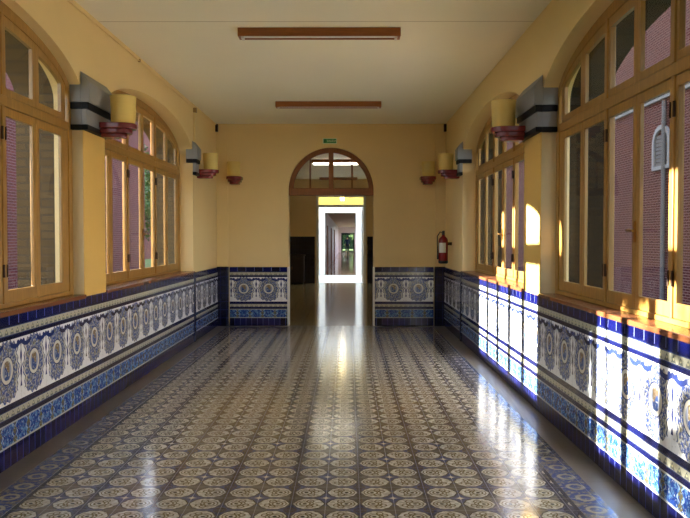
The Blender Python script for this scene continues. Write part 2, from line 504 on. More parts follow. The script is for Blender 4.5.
# far wall with round arched opening
x0, x1 = AX-AR, AX+AR
mb = MB()
mb.box(XL, x0, YB, YB+.35, 0, HC); mb.box(x1, XR, YB, YB+.35, 0, HC)
p = [(AX + AR*math.cos(PI - PI*i/32), ASP + AR*math.sin(PI - PI*i/32)) for i in range(33)]
mb.strip(p, [(q[0], HC) for q in p], 1, YB, YB+.35)
struct(mb.build('wall_back', M['wall']), 'ochre end wall with round arched doorway')

# painted tile dado
D = .02
def dado(name, x0, x1, y0, y1, mat, label):
    return struct(MB().box(x0, x1, y0, y1, 0, DADO).build(name, mat, bevel=.012), label, 'tile dado')
dado('trim_1', XL, XL+D, YN, 11.27, M['dado_s'], 'blue and white painted tile dado under the left windows')
dado('trim_2', XL, XL+D, 11.36, YB-.02, M['dado_s'], 'short tile dado past the last left window')
dado('trim_3', XR-D, XR, YN, 11.33, M['dado_s'], 'sunlit painted tile dado under the right windows')
dado('trim_4', XR-D, XR, 11.42, YB-.02, M['dado_s'], 'short tile dado past the last right window')
dado('trim_5', XL+.22, x0-.02, YB-D, YB, M['dado_b'], 'painted tile dado left of the arched doorway')
dado('trim_6', x1+.02, XR-.2, YB-D, YB, M['dado_b'], 'painted tile dado right of the arched doorway')
n = 7
for xa, y, lab in ((XL, 11.315, 'narrow navy tile strip at the end of the left windows'), (XR-.035, 11.375, 'narrow navy tile strip at the end of the right windows')):
    struct(MB().box(xa, xa+.035, y-.04, y+.04, 0, DADO+.01).build('trim_%d' % n, M['navy'], bevel=.012), lab, 'tile strip'); n += 1
for xa, xb, lab in ((XL, XL+.21, 'navy tiled corner pier foot left of the end wall'), (XR-.19, XR, 'navy tiled corner pier foot right of the end wall')):
    struct(MB().box(xa, xb, YB-.06, YB, 0, DADO+.005).build('trim_%d' % n, M['navy'], bevel=.01), lab, 'tile pier'); n += 1
for xa, xb, lab in ((XL, XL+.20, 'slim ochre corner pier beside left end of the end wall'), (XR-.18, XR, 'slim ochre corner pier beside right end of the end wall')):
    struct(MB().box(xa, xb, YB-.035, YB, DADO+.005, HC).build('trim_%d' % n, M['wall'], bevel=.008), lab, 'pier'); n += 1
for xa, xb, lab in ((x0-.02, x0+.012, 'white tile edging on left jamb of the arched doorway'), (x1-.012, x1+.02, 'white tile edging on right jamb of the arched doorway')):
    struct(MB().box(xa, xb, YB-.03, YB+.2, 0, DADO).build('trim_%d' % n, M['white'], bevel=.01), lab, 'tile edging'); n += 1
# stippled facings on the window piers
for side, wins, nm in ((-1, LWIN, 'left'), (1, RWIN, 'right')):
    for k in (0, 1):
        a, b = wins[k][1], wins[k+1][0]
        xa = XL if side < 0 else XR
        m_ = MB().box(min(xa, xa - side*.006), max(xa, xa - side*.006), a, b, DADO, 2.50)
        struct(m_.build('trim_%d' % n, M['pier']), 'stippled yellow plaster on %s window pier %s' % (nm, ('behind the camera', 'between the two arched windows')[k]), 'pier'); n += 1
        for (ya, yb) in ((a-.004, a), (b, b+.004)):
            xs = sorted((xa, xa + side*SETS[side][k + (ya >= b)]))
            struct(MB().box(xs[0], xs[1], ya, yb, DADO, 2.62).build('trim_%d' % n, M['reveal']), 'cream plaster reveal of the %s window pier' % nm, 'reveal'); n += 1

# ------------------------------------------------------------------ windows
wn = 1
def make_window(side, i_win, label):
    global wn
    xa = XL if side < 0 else XR
    y0, y1 = (LWIN if side < 0 else RWIN)[i_win]
    xf = xa + side*SETS[side][i_win]   # inner face of the frame
    root = empty('window_%d' % wn, (xf, (y0+y1)/2, 1.05)); wn += 1
    struct(root, label, 'window')
    def X(d0, d1): return tuple(sorted((xf + side*d0, xf + side*d1)))
    # ledge
    l0, l1 = sorted((xa - side*.025, xf + side*.09))
    MB().box(l0, l1, y0+.006, y1-.006, 1.022, 1.058).build('window_ledge', M['ledge'], root, bevel=.008)
    W = y1 - y0; k = W / 4.08
    edge, gap, pane = .2575*k, .125*k, .49*k
    zb, zt0, zt1 = 1.06, 2.47, 2.545
    F = .085
    # outer frame: arched ring
    outer = [(y0+.002, zb)] + [(max(y0+.002, min(y1-.002, a)), b-.002) for a, b in arch_pts(y0, y1, 0, 40)] + [(y1-.002, zb)]
    inner = [(y0+F, zb+.03)] + [(a, b) for a, b in arch_pts(y0, y1, F, 40)] + [(y1-F, zb+.03)]
    X0, X1 = X(0, .06)
    MB().ring(outer, inner, 0, X0, X1).build('window_frame', M['woodl'], root)
    # transom and mullions
    MB().box(*X(.0, .06), y0+F, y1-F, zt0, zt1).build('transom', M['woodl'], root, bevel=.006)
    panes = [(y0 + edge + i*(pane+gap), y0 + edge + i*(pane+gap) + pane) for i in range(6)]
    for i in (1, 3):
        c = (panes[i][1] + panes[i+1][0]) / 2
        w = .042
        MB().box(*X(-.004, .06), c-w/2, c+w/2, zb+.03, zt0).build('mullion', M['woodl'], root, bevel=.005)
        MB().box(*X(-.004, .06), c-w/2, c+w/2, zt1, arch_z(c, y0, y1, F)+.01).build('mullion', M['woodl'], root, bevel=.005)
    # casements: three bays of two lights
    for i in range(6):
        a, b = panes[i]
        la = (y0+F+.003) if i == 0 else ((panes[i-1][1]+a)/2 + (.024 if i in (2, 4) else .0015))
        lb = (y1-F-.003) if i == 5 else ((b+panes[i+1][0])/2 - (.024 if i in (1, 3) else .0015))
        o_ = [(la, zb+.032), (lb, zb+.032), (lb, zt0-.003), (la, zt0-.003)]
        i_ = [(a, 1.18), (b, 1.18), (b, 2.405), (a, 2.405)]
        c_ = MB().ring(o_, i_, 0, *X(.006, .034)).build('casement_frame', M['woodl'], root, bevel=.005)
        MB().box(*X(.020, .026), a-.01, b+.01, 1.17, 2.415).build('glass_pane', M['glass'], c_)
        # hinges on the outer stiles, handle where the middle pair meets
        hy = {0: la, 2: la, 4: la, 1: lb, 3: lb, 5: lb}[i]
        if i in (2, 3, 1, 4):
            for hz in (1.32, 2.28):
                MB().tube([(xf - side*.004, hy, hz-.045), (xf - side*.004, hy, hz+.045)], .009, 8).build('hinge', M['metal'], c_, True)
        if i == 3:
            h = MB().box(*X(-.004, .012), la-.012, la+.022, 1.52, 1.66, .003)
            h.tube([(xf-side*.004, la+.005, 1.60), (xf-side*.05, la+.005, 1.60), (xf-side*.055, la-.02, 1.60), (xf-side*.05, la-.11, 1.595)], .009, 8)
            h.build('window_handle', M['brass'], c_, True)
        # fanlights above, their heads cut to the arch
        ua = la if i else y0+F+.06; ub = lb if i < 5 else y1-F-.06
        K = 8
        ot = [(ua + (ub-ua)*t/K) for t in range(K+1)]; it = [(a + (b-a)*t/K) for t in range(K+1)]
        o_ = [(ua, zt1+.003)] + [(y, max(zt1+.03, arch_z(y, y0, y1, F+.002))) for y in ot] + [(ub, zt1+.003)]
        i_ = [(a, 2.60)] + [(y, max(2.62, arch_z(y, y0, y1, F+.075))) for y in it] + [(b, 2.60)]
        f_ = MB().ring(o_, i_, 0, *X(.006, .034)).build('fanlight_frame', M['woodl'], root)
        MB().prism([(a-.008, 2.592)] + [(y, z+.008) for y, z in i_[1:-1]] + [(b+.008, 2.592)], 0, *X(.020, .026)).build('glass_pane', M['glass'], f_)
    return root
make_window(-1, 1, 'near arched wooden window in the left wall')
make_window(-1, 2, 'far arched wooden window in the left wall')
make_window(1, 1, 'near arched wooden window in the right wall')
make_window(1, 2, 'far arched wooden window in the right wall')
make_window(-1, 0, 'arched wooden window of the left wall behind the camera')
make_window(1, 0, 'arched wooden window of the right wall behind the camera')

# ------------------------------------------------------------------ stone capitals
def capital(side, ya, yb, full, label, near=True, far=True):
    rs = SETS[side][0]
    xa = XL if side < 0 else XR
    root = empty('stone_capital', (xa, (ya+yb)/2, 2.48))
    tag(root, label, 'capital', 'grey stone capitals on the window piers')
    def X(d0, d1): return tuple(sorted((xa - side*d0, xa - side*d1)))
    def tier(z0, z1, proj, ov, m, nm, wrap=True):
        b = MB()
        na = ov if near else 0; fa = ov if far else 0
        b.box(*X(.007, proj), ya-na, yb+fa, z0, z1)
        if wrap and near: b.box(*X(-rs+.002, .007), ya-ov, ya-.005, z0, z1)
        if wrap and far: b.box(*X(-rs+.002, .007), yb+.005, yb+ov, z0, z1)
        return b.build(nm, m, root, bevel=.004)
    up = MB(); na = .065 if near else 0; fa = .065 if far else 0
    s = -side
    prof = [(xa + s*.007, 2.72), (xa + s*.085, 2.72), (xa + s*.085, 2.885), (xa + s*.007, 2.985)]
    up.prism(prof, 1, ya-na, yb+fa)
    if near: up.box(*X(-rs+.002, .007), ya-.065, ya-.005, 2.72, 2.875)
    if far: up.box(*X(-rs+.002, .007), yb+.005, yb+.065, 2.72, 2.875)
    up.build('capital_block', M['stone'], root, bevel=.004)
    tier(2.665, 2.72, .07, .055, M['black'], 'black_band')
    tier(2.53, 2.665, .05, .035, M['stone'], 'capital_neck', full)
    tier(2.485, 2.53, .062, .048, M['black'], 'black_band', full)
    return root
capital(-1, LWIN[1][1], LWIN[2][0], True, 'large grey stone capital with black bands on the left pier between the windows')
capital(1, RWIN[1][1], RWIN[2][0], True, 'large grey stone capital with black bands on the right pier between the windows')
capital(-1, LWIN[2][1], LWIN[2][1]+.22, False, 'small grey stone capital past the last left window', True, False)
capital(1, RWIN[2][1], RWIN[2][1]+.22, False, 'small grey stone capital past the last right window', True, False)
capital(-1, LWIN[0][1], LWIN[1][0], True, 'grey stone capital on the left pier behind the camera')
capital(1, RWIN[0][1], RWIN[1][0], True, 'grey stone capital on the right pier behind the camera')

# ------------------------------------------------------------------ wall sconces
def sconce(base, nrm, reach, label):
    """base: point on the wall at bracket top; nrm: unit vector out of the wall"""
    bx, by, bz = base; N = Vector((nrm[0], nrm[1], 0)); T = Vector((-N.y, N.x, 0))
    root = empty('wall_sconce', base)
    tag(root, label, 'wall lamp', 'cream wall sconces on maroon brackets')
    B = Vector((bx, by, 0))
    def slab(hw, r0, z0, z1):
        pts = [B + T*hw, B + T*hw + N*(r0-.0)]
        for k in range(1, 12):
            a = PI/2 - PI*k/12
            pts.append(B + N*r0 + T*(hw*math.sin(a)) + N*(hw*math.cos(a)))
        pts += [B - T*hw + N*r0, B - T*hw]
        return [(q.x, q.y) for q in pts], bz+z0, bz+z1
    mb = MB()
    for hw, r0, z0, z1 in ((.135, reach-.01, -.05, 0), (.112, reach-.03, -.092, -.05), (.082, reach-.05, -.13, -.092)):
        pp, a, b = slab(hw, r0, z0, z1); mb.prism(pp, 2, a, b)
    mb.build('bracket', M['maroon'], root, bevel=.008)
    c = B + N*reach
    prof = [(.098, .0), (.104, .004), (.108, .03), (.116, .24), (.118, .25), (.110, .25), (.100, .03), (.02, .02)]
    MB().lathe(prof, c.x, c.y, 40, bz).build('lamp_shade', M['shade'], root, True)
    MB().lathe([(.016, .022), (.016, .07), (.028, .10), (.03, .14), (.018, .17), (.004, .175)], c.x, c.y, 16, bz).build('bulb', M['tube'], root, True)
SZ = 2.595
sconce((XL+.062, 7.00, SZ), (1, 0), .18, 'cream cup sconce on maroon bracket at the large left capital')
sconce((XR-.062, 7.24, SZ), (-1, 0), .18, 'cream cup sconce on maroon bracket at the large right capital')
sconce((XL, 11.70, SZ), (1, 0), .20, 'cream cup sconce on the left wall past the last window')
sconce((XR, 11.78, SZ), (-1, 0), .20, 'cream cup sconce on the right wall past the last window')
sconce((-1.97, YB, SZ+.02), (0, -1), .20, 'cream cup sconce on the end wall left of the arch')
sconce((1.40, YB, SZ+.02), (0, -1), .20, 'cream cup sconce on the end wall right of the arch, above the extinguisher')

# ------------------------------------------------------------------ ceiling lights
def ceiling_light(cx, cy, cz, w, label, lit=None, group='long wooden ceiling lights'):
    root = empty('ceiling_light', (cx, cy, cz))
    tag(root, label, 'ceiling light', group)
    h, d = .08, .075
    MB().ring([(cx-w/2, cy-d), (cx+w/2, cy-d), (cx+w/2, cy+d), (cx-w/2, cy+d)],
              [(cx-w/2+.02, cy-d+.02), (cx+w/2-.02, cy-d+.02), (cx+w/2-.02, cy+d-.02), (cx-w/2+.02, cy+d-.02)], 2, cz-h, cz).build('wood_surround', M['woodf'], root, bevel=.003)
    MB().box(cx-w/2+.02, cx+w/2-.02, cy-d+.02, cy+d-.02, cz-.03, cz-.001).build('reflector', M['refl'], root)
    zt = cz-h+.022 if lit is None else cz-h-.02
    for s in (-1, 1):
        MB().tube([(cx-w/2+.05, cy+s*.028, zt), (cx+w/2-.05, cy+s*.028, zt)], .015 if lit is None else .026, 14).build('fluorescent_tube', lit or M['tube'], root, True)
        MB().box(cx+s*(w/2-.04)-.012, cx+s*(w/2-.04)+.012, cy-.05, cy+.05, cz-h-.012, cz-.02).build('lamp_holder', M['refl'], root)
ceiling_light(-.27, 7.35, HC, 1.55, 'unlit wooden ceiling light nearest the camera')
ceiling_light(-.28, 11.25, HC, 1.55, 'unlit wooden ceiling light nearer the end wall')

# ------------------------------------------------------------------ doorway arch, sign, extinguisher, conduit
root = empty('door_1', (AX, YB+.1, 0)); struct(root, 'arched brown wood fanlight frame filling the doorway head', 'doorway')
ya, yb = YB+.06, YB+.14
def semi(r, n=32, z0=ASP): return [(AX + r*math.cos(PI - PI*i/n), z0 + r*math.sin(PI - PI*i/n)) for i in range(n+1)]
MB().ring(semi(AR-.002), semi(AR-.085), 1, ya, yb)
mb = MB(); mb.strip(semi(AR-.085), semi(AR-.003), 1, ya, yb); mb.build('arch_frame', M['wooda'], root)
MB().box(x0+.003, x1-.003, ya-.02, yb+.02, 2.30, 2.43).build('transom', M['wooda'], root, bevel=.008)
MB().box(AX-.042, AX+.042, ya-.004, yb, 2.43, ASP+AR-.08).build('mullion', M['wooda'], root, bevel=.005)
for s in (-1, 1):
    MB().box(AX+s*.37-.014, AX+s*.37+.014, ya+.02, yb-.02, 2.43, ASP+math.sqrt((AR-.08)**2-.37**2)).build('glazing_bar', M['wooda'], root)
q = semi(AR-.088, 16)
for s in (-1, 1):
    for a_, b_ in ((.045, .355), (.385, AR-.09)):
        xs = [a_ + (b_-a_)*t/6 for t in range(7)]
        pts = [(AX+s*xs[0], 2.431)] + [(AX+s*x_, max(2.432, ASP + math.sqrt(max(0, (AR-.084)**2 - x_*x_)))) for x_ in xs] + [(AX+s*xs[-1], 2.431)]
        if s > 0: pts = pts[::-1]
        MB().prism(pts, 1, YB+.098, YB+.102).build('glass_pane', M['glass'], root)

root = empty('exit_sign', (-.31, YB, 3.25)); tag(root, 'small green exit sign with pale border above the arch', 'sign')
MB().box(-.31-.125, -.31+.125, YB-.014, YB, 3.20, 3.30).build('sign_plate', M['signwhite'], root, bevel=.003)
MB().box(-.31-.112, -.31+.112, YB-.0165, YB-.013, 3.213, 3.287).build('sign_face', M['signgreen'], root)
cu = bpy.data.curves.new('sign_lettering', 'FONT'); cu.body = 'SALIDA'; cu.size = .05; cu.extrude = .001; cu.align_x = 'CENTER'; cu.align_y = 'CENTER'
t = bpy.data.objects.new('sign_lettering', cu); COL.objects.link(t); t.parent = root
bpy.context.view_layer.update()
me = bpy.data.meshes.new_from_object(t.evaluated_get(bpy.context.evaluated_depsgraph_get()))
bpy.data.objects.remove(t); bpy.data.curves.remove(cu); me.name = 'sign_lettering'
t = bpy.data.objects.new('sign_lettering', me); COL.objects.link(t); t.parent = root
t.location = (.03, -.0175, 0); t.rotation_euler = (PI/2, 0, 0); me.materials.clear(); me.materials.append(M['signwhite'])
b = MB(); X_ = -.31-.086; Z_ = 3.25
b.lathe([(.001, -.008), (.008, -.004), (.008, .004), (.001, .008)], X_+.006, YB-.019, 10, Z_+.024)
b.tube([(X_+.004, YB-.019, Z_+.014), (X_-.002, YB-.019, Z_-.006)], .006, 6).tube([(X_-.002, YB-.019, Z_-.006), (X_+.010, YB-.019, Z_-.016), (X_+.006, YB-.019, Z_-.03)], .004, 6)
b.tube([(X_-.002, YB-.019, Z_-.006), (X_-.010, YB-.019, Z_-.018), (X_-.018, YB-.019, Z_-.022)], .004, 6).tube([(X_+.004, YB-.019, Z_+.01), (X_+.016, YB-.019, Z_+.002)], .003, 6).tube([(X_+.002, YB-.019, Z_+.01), (X_-.010, YB-.019, Z_+.004)], .003, 6)
b.build('running_figure', M['blackp'], root, True)

ex, ey = XR-.14, 12.55
root = empty('fire_extinguisher', (ex, ey, 1.12)); tag(root, 'red fire extinguisher with white label hanging at the right corner', 'fire extinguisher')
MB().lathe([(.05, 0), (.072, .008), (.078, .03), (.078, .36), (.068, .40), (.04, .43), (.026, .44), (.026, .46)], ex, ey, 32, 1.14).build('cylinder_body', M['red'], root, True)
MB().lathe([(.05, -.012), (.074, -.006), (.080, .01), (.080, .035), (.077, .036)], ex, ey, 32, 1.14).build('base_ring', M['blackp'], root, True)
mb = MB(); K = 12
for i in range(K):
    a0 = math.radians(205) + math.radians(90)*i/K; a1 = math.radians(205) + math.radians(90)*(i+1)/K
    r0, r1 = .0785, .0800
    mb.prism([(ex+r0*math.cos(a0), ey+r0*math.sin(a0)), (ex+r1*math.cos(a0), ey+r1*math.sin(a0)), (ex+r1*math.cos(a1), ey+r1*math.sin(a1)), (ex+r0*math.cos(a1), ey+r0*math.sin(a1))], 2, 1.31, 1.47)
mb.build('paper_label', M['paper'], root)
mb = MB().lathe([(.022, 0), (.024, .02), (.024, .06), (.012, .07)], ex, ey, 16, 1.60)
mb.box(ex-.012, ex+.012, ey-.10, ey+.02, 1.655, 1.668).box(ex-.012, ex+.012, ey-.09, ey+.02, 1.625, 1.636)
mb.build('valve_handle', M['blackp'], root, True)
MB().tube([(ex, ey+.02, 1.63), (ex-.05, ey, 1.65), (ex-.098, ey-.01, 1.58), (ex-.098, ey-.01, 1.45), (ex-.092, ey-.01, 1.30), (ex-.09, ey-.012, 1.2)], [.009, .009, .009, .009, .011, .016], 10).build('hose', M['blackp'], root, True)
MB().box(ex+.070, XR, ey-.025, ey+.025, 1.43, 1.48).build('wall_bracket', M['metal'], root)

# cable and boxes along the ceiling line
pts = [(XL+.012, -3, HC-.05), (XL+.012, 3.9, HC-.05), (XL+.012, 5.4, HC-.055), (XL+.012, 8, HC-.05), (XL+.012, 11.2, HC-.06), (XL+.012, 13.3, HC-.03)]
root = empty('ceiling_cable', (XL+.012, 5, HC-.05)); tag(root, 'thin cable clipped along the top of the left wall', 'cable')
MB().tube(pts, .008, 8).build('cable', M['wall'], root, True)
for y in (3.3, 5.1, 6.2, 8.4): MB().box(XL, XL+.025, y-.012, y+.012, HC-.066, HC-.036).build('cable_clip', M['woodl'], root)
o = MB().box(XL, XL+.05, 11.36, 11.42, HC-.13, HC-.06).build('junction_box', M['woodl'], bevel=.005); tag(o, 'small brown junction box on the left wall above the small capital', 'junction box')
o = MB().box(XL, XL+.03, 11.37, 11.41, 2.99, HC-.13).build('cable_duct', M['wall'], bevel=.003); tag(o, 'ochre cable duct dropping to the small left capital', 'cable duct')
o = MB().box(XL+.0, XL+.045, YB-.135, YB-.075, HC-.15, HC-.02).build('corner_box', M['metal'], bevel=.005); tag(o, 'dark little box in the left end corner under the ceiling', 'junction box')
o = MB().box(XR-.045, XR, YB-.135, YB-.075, HC-.15, HC-.02).build('corner_box', M['metal'], bevel=.005); tag(o, 'dark little box in the right end corner under the ceiling', 'junction box')

# ------------------------------------------------------------------ hall behind the arch
Y2 = 25.9; DX0, DX1, DH = -1.01, .57, 2.98
struct(MB().box(XL-.2, XR+.2, YB, Y2+.3, -.1, -.0005).build('floor_hall', M['hallfloor']), 'beige tiled floor of the hall behind the arch', 'floor')
struct(MB().box(XL-.2, XR+.2, YB+.35, Y2+.3, HC, HC+.15).build('ceiling_hall', M['ceiling']), 'ceiling of the hall behind the arch', 'ceiling')
struct(MB().box(XL-.2, XL, YB+.35, Y2, 0, HC).build('wall_hall_left', M['hallwall']), 'left wall of the hall behind the arch')
struct(MB().box(XR, XR+.2, YB+.35, Y2, 0, HC).build('wall_hall_right', M['hallwall']), 'right wall of the hall behind the arch')
mb = MB().box(XL, DX0-.06, Y2, Y2+.3, 0, HC).box(DX1+.06, XR, Y2, Y2+.3, 0, HC).box(DX0-.06, DX1+.06, Y2, Y2+.3, DH+.05, HC)
struct(mb.build('wall_hall_back', M['hallwall']), 'end wall of the hall with the white doorway')
for xa, xb, lab in ((XL, DX0-.10, 'tall dark tile dado left of the white doorway'), (DX1+.10, XR, 'tall dark tile dado right of the white doorway')):
    struct(MB().box(xa, xb, Y2-.02, Y2, 0, 1.60).build('trim_%d' % n, M['navyhall'], bevel=.01), lab, 'tile dado'); n += 1
o = empty('hall_cabinet', (-1.72, Y2-.32, 0)); tag(o, 'dark wooden cabinet against the tiled hall wall left of the white doorway', 'cabinet')
MB().box(-2.25, -1.46, Y2-.52, Y2-.03, 0.06, .95).build('cabinet_body', M['darkwood'], o, bevel=.01)
MB().box(-2.28, -1.43, Y2-.55, Y2-.02, .95, .985).build('cabinet_top', M['darkwood'], o, bevel=.01)
for s in (0, 1): 
    d_ = MB().box(-2.235+s*.385, -1.865+s*.385, Y2-.54, Y2-.521, .10, .92).build('cabinet_door', M['darkwood'], o, bevel=.006)
    MB().box(-1.885+s*.03, -1.875+s*.03, Y2-.556, Y2-.541, .5, .6).build('handle', M['brass'], d_)
MB().box(-2.23, -1.48, Y2-.49, Y2-.06, 0, .06).build('plinth', M['blackp'], o)

root = empty('door_2', (-.22, Y2+.1, 0)); struct(root, 'white framed doorway with yellow glazed fanlight at the end of the hall', 'door')
for xa, xb in ((DX0-.06, DX0+.03), (DX1-.03, DX1+.06)): MB().box(xa, xb, Y2-.03, Y2+.33, 0, DH+.05).build('jamb', M['white'], root, bevel=.008)
MB().box(DX0+.03, DX1-.03, Y2-.03, Y2+.33, DH-.03, DH+.05).build('head', M['white'], root, bevel=.008)
MB().box(DX0+.03, DX1-.03, Y2, Y2+.2, 2.60, 2.68).build('transom', M['white'], root, bevel=.008)
MB().box(DX0+.03, DX1-.03, Y2+.09, Y2+.10, 2.68, DH-.03).build('glass_pane', M['yglass'], root)
# open leaf on the right, swung into the passage
lf = empty('door_leaf', (0, 0, 0)); lf.parent = root; lf['_abs'] = (0, 0, 0); lf.location = -Vector(root.location)
hx, hy = DX1-.03, Y2+.34
def leafpt(u, z): return None
mb = MB(); L = .78
zs = [0.02, .16, .95, 1.10, 1.72, 1.82, 2.48, 2.59]
mb.box(hx-.045, hx, hy, hy+.10, .02, 2.59); mb.box(hx-.045, hx, hy+L-.10, hy+L, .02, 2.59)
for a_, b_ in ((.02, .22), (.98, 1.12), (1.70, 1.84), (2.46, 2.59)): mb.box(hx-.045, hx, hy+.10, hy+L-.10, a_, b_)
o_ = mb.build('leaf_frame', M['white'], lf)
for a_, b_ in ((.22, .98), (1.12, 1.70), (1.84, 2.46)): MB().box(hx-.026, hx-.020, hy+.10, hy+L-.10, a_, b_).build('glass_pane', M['glass'], lf)

ceiling_light(-.30, 19.5, HC, 1.25, 'lit ceiling light in the hall, seen through the arch glass', M['tubelit'], 'hall ceiling lights')
ceiling_light(-.30, 25.2, HC, 1.25, 'unlit dark ceiling light just before the white doorway', None, 'hall ceiling lights')

# ------------------------------------------------------------------ glazed white passage
Y3 = 31.8; PX0, PX1 = -1.25, .82
struct(MB().box(PX0-.2, PX1+.2, Y2+.3, Y3, -.1, 0).build('floor_passage', M['white']), 'white floor of the bright passage', 'floor')
mb = MB()
for xa, xb in ((PX0-.12, PX0), (PX1, PX1+.12)): mb.box(xa, xb, Y2+.3, Y3, 0, 3.1)
struct(mb.build('wall_passage', M['white']), 'white side walls of the bright passage')
root = empty('added_skylight', (-.2, 29, 3.1)); struct(root, 'glass roof with white ribs added to let light into the passage', 'skylight')  # unseen glass roof, added so daylight fills the passage
MB().box(PX0-.12, PX1+.12, Y2+.3, Y3, 3.13, 3.14).build('glass_pane', M['glass'], root)
for k in range(6): MB().box(PX0-.12, PX1+.12, Y2+.5+k, Y2+.56+k, 3.10, 3.13).build('rib', M['white'], root)
o = empty('passage_fill_lamp', (-.2, 28.6, 3.05)); tag(o, 'unseen tube lamp added to brighten the white passage', 'ceiling light')  # unseen lamp, added to brighten the white passage
MB().box(-.30, -.10, 27.2, 30.2, 3.05, 3.10).build('lamp_body', M['white'], o)
for s in (-1, 1): MB().tube([(-.2+s*.05, 27.3, 3.03), (-.2+s*.05, 30.1, 3.03)], .02, 12).build('fluorescent_tube', M['passfill'], o, True)

# ------------------------------------------------------------------ last corridor
QX0, QX1, QH = -1.0, 1.5, 2.75; Y4 = 82.0; OX0, OX1, OH = -.94, .35, 2.60
mb = MB().box(PX0-.4, OX0, Y3, Y3+.3, 0, 3.3).box(OX1, QX1+.3, Y3, Y3+.3, 0, 3.3).box(OX0, OX1, Y3, Y3+.3, OH, 3.3)
struct(mb.build('wall_passage_back', M['white']), 'white end wall of the bright passage with an opening')
struct(MB().box(QX0-.2, QX1+.2, Y3, Y4+.3, -.1, 0).build('floor_corridor', M['farfloor']), 'polished brown floor of the distant corridor', 'floor')
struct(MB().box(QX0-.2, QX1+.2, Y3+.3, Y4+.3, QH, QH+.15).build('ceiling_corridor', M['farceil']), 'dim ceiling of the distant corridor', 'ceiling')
struct(MB().box(QX0-.2, QX0, Y3+.3, Y4, 0, QH).build('wall_corridor_left', M['farwall']), 'left wall of the distant corridor')
mb = MB().box(QX1, QX1+.2, Y3+.3, Y4, 0, .9).box(QX1, QX1+.2, Y3+.3, Y4, 2.45, QH)
y = Y3+.3
while y < Y4-.1:
    mb.box(QX1, QX1+.2, y, min(Y4, y+1.2), .9, 2.45); y += 3.2  # openings between these piers are added, out of view, to let sky light in
struct(mb.build('wall_corridor_right', M['farwall']), 'right wall of the distant corridor')
EX0, EX1, EH = -.68, .76, 2.1
mb = MB().box(QX0, EX0, Y4, Y4+.3, 0, QH).box(EX1, QX1, Y4, Y4+.3, 0, QH).box(EX0, EX1, Y4, Y4+.3, EH, QH)
struct(mb.build('wall_corridor_back', M['farwall']), 'end wall of the distant corridor with the glazed door')
root = empty('door_3', (.04, Y4+.1, 0)); struct(root, 'dark framed glazed double door at the very end of the distant corridor', 'door')
MB().ring([(EX0, 0), (EX1, 0), (EX1, EH), (EX0, EH)], [(EX0+.09, .05), (EX1-.09, .05), (EX1-.09, EH-.1), (EX0+.09, EH-.1)], 1, Y4+.05, Y4+.13).build('door_frame', M['trouser'], root)
for s in (-1, 1):
    a_, b_ = sorted((.04 + s*.01, .04 + s*.62))
    l_ = MB().ring([(a_, .06), (b_, .06), (b_, EH-.11), (a_, EH-.11)], [(a_+.06, .2), (b_-.06, .2), (b_-.06, EH-.2), (a_+.06, EH-.2)], 1, Y4+.07, Y4+.11).build('door_leaf', M['trouser'], root)
    MB().box(a_+.05, b_-.05, Y4+.085, Y4+.092, .19, EH-.19).build('glass_pane', M['glass'], l_)
for k, (y, lab) in enumerate(((37.5, 'chestnut wood door on the left wall of the distant corridor, nearer the passage'), (46.0, 'chestnut wood door on the left wall of the distant corridor, second from the passage'), (57.0, 'chestnut wood door on the left wall of the distant corridor, farthest along'))):
    root = empty('door_%d' % (4+k), (QX0, y, 0)); struct(root, lab, 'door')
    MB().ring([(y-.55, 0), (y+.55, 0), (y+.55, 2.15), (y-.55, 2.15)], [(y-.47, .005), (y+.47, .005), (y+.47, 2.07), (y-.47, 2.07)], 0, QX0, QX0+.05).build('door_frame', M['doorw'], root)
    l_ = MB().box(QX0, QX0+.035, y-.465, y+.465, .008, 2.065, .004).build('door_leaf', M['doorw'], root)
    MB().tube([(QX0+.035, y+.38, 1.02), (QX0+.08, y+.38, 1.02), (QX0+.08, y+.27, 1.02)], .01, 8).build('handle', M['brass'], l_, True)
# person walking away in front of the glazed door
def skin_body(name, joints, edges, mat, parent, sub=2):
    me = bpy.data.meshes.new(name); off = Vector(parent['_abs'])
    me.from_pydata([Vector(j[:3]) - off*0 for j in joints], edges, []); me.update()
    o = bpy.data.objects.new(name, me); COL.objects.link(o); o.parent = parent
    m = o.modifiers.new('skin', 'SKIN'); m.use_smooth_shade = True
    for i, j in enumerate(joints):
        v = me.skin_vertices[0].data[i]; v.radius = j[3] if isinstance(j[3], tuple) else (j[3], j[3]); v.use_root = (i == 0)
    s = o.modifiers.new('sub', 'SUBSURF'); s.levels = sub; s.render_levels = sub
    me.materials.append(mat)
    return o
pr = empty('person', (-.02, 77.0, 0)); tag(pr, 'person in dark clothes walking before the bright door at the corridor end', 'person')
body = [(0,0,.94,(.13,.10)), (0,0,1.12,(.12,.095)), (0,.0,1.33,(.155,.10)), (0,0,1.43,(.07,.065)), (0,.01,1.50,(.052,.052)), (0,.015,1.585,(.070,.082)), (0,.012,1.655,(.076,.088)), (0,.008,1.715,(.05,.06)),
        (.18,0,1.37,.05), (.25,-.04,1.11,.038), (.235,.10,.90,.026), (.228,.145,.845,.030),
        (-.18,0,1.37,.05), (-.265,.05,1.11,.038), (-.25,-.05,.90,.026), (-.245,-.085,.845,.030),
        (.095,0,.84,.078), (.115,.12,.48,.055), (.12,.02,.09,.038), (.13,.16,.04,.032),
        (-.095,0,.84,.078), (-.115,-.06,.48,.055), (-.12,-.28,.14,.038), (-.125,-.16,.05,.032)]
be = [(0,1),(1,2),(2,3),(3,4),(4,5),(5,6),(6,7),(2,8),(8,9),(9,10),(10,11),(2,12),(12,13),(13,14),(14,15),(0,16),(16,17),(17,18),(18,19),(0,20),(20,21),(21,22),(22,23)]
def add(par, *pts):
    for p_ in pts:
        body.append(p_); be.append((par, len(body)-1)); par = len(body)-1
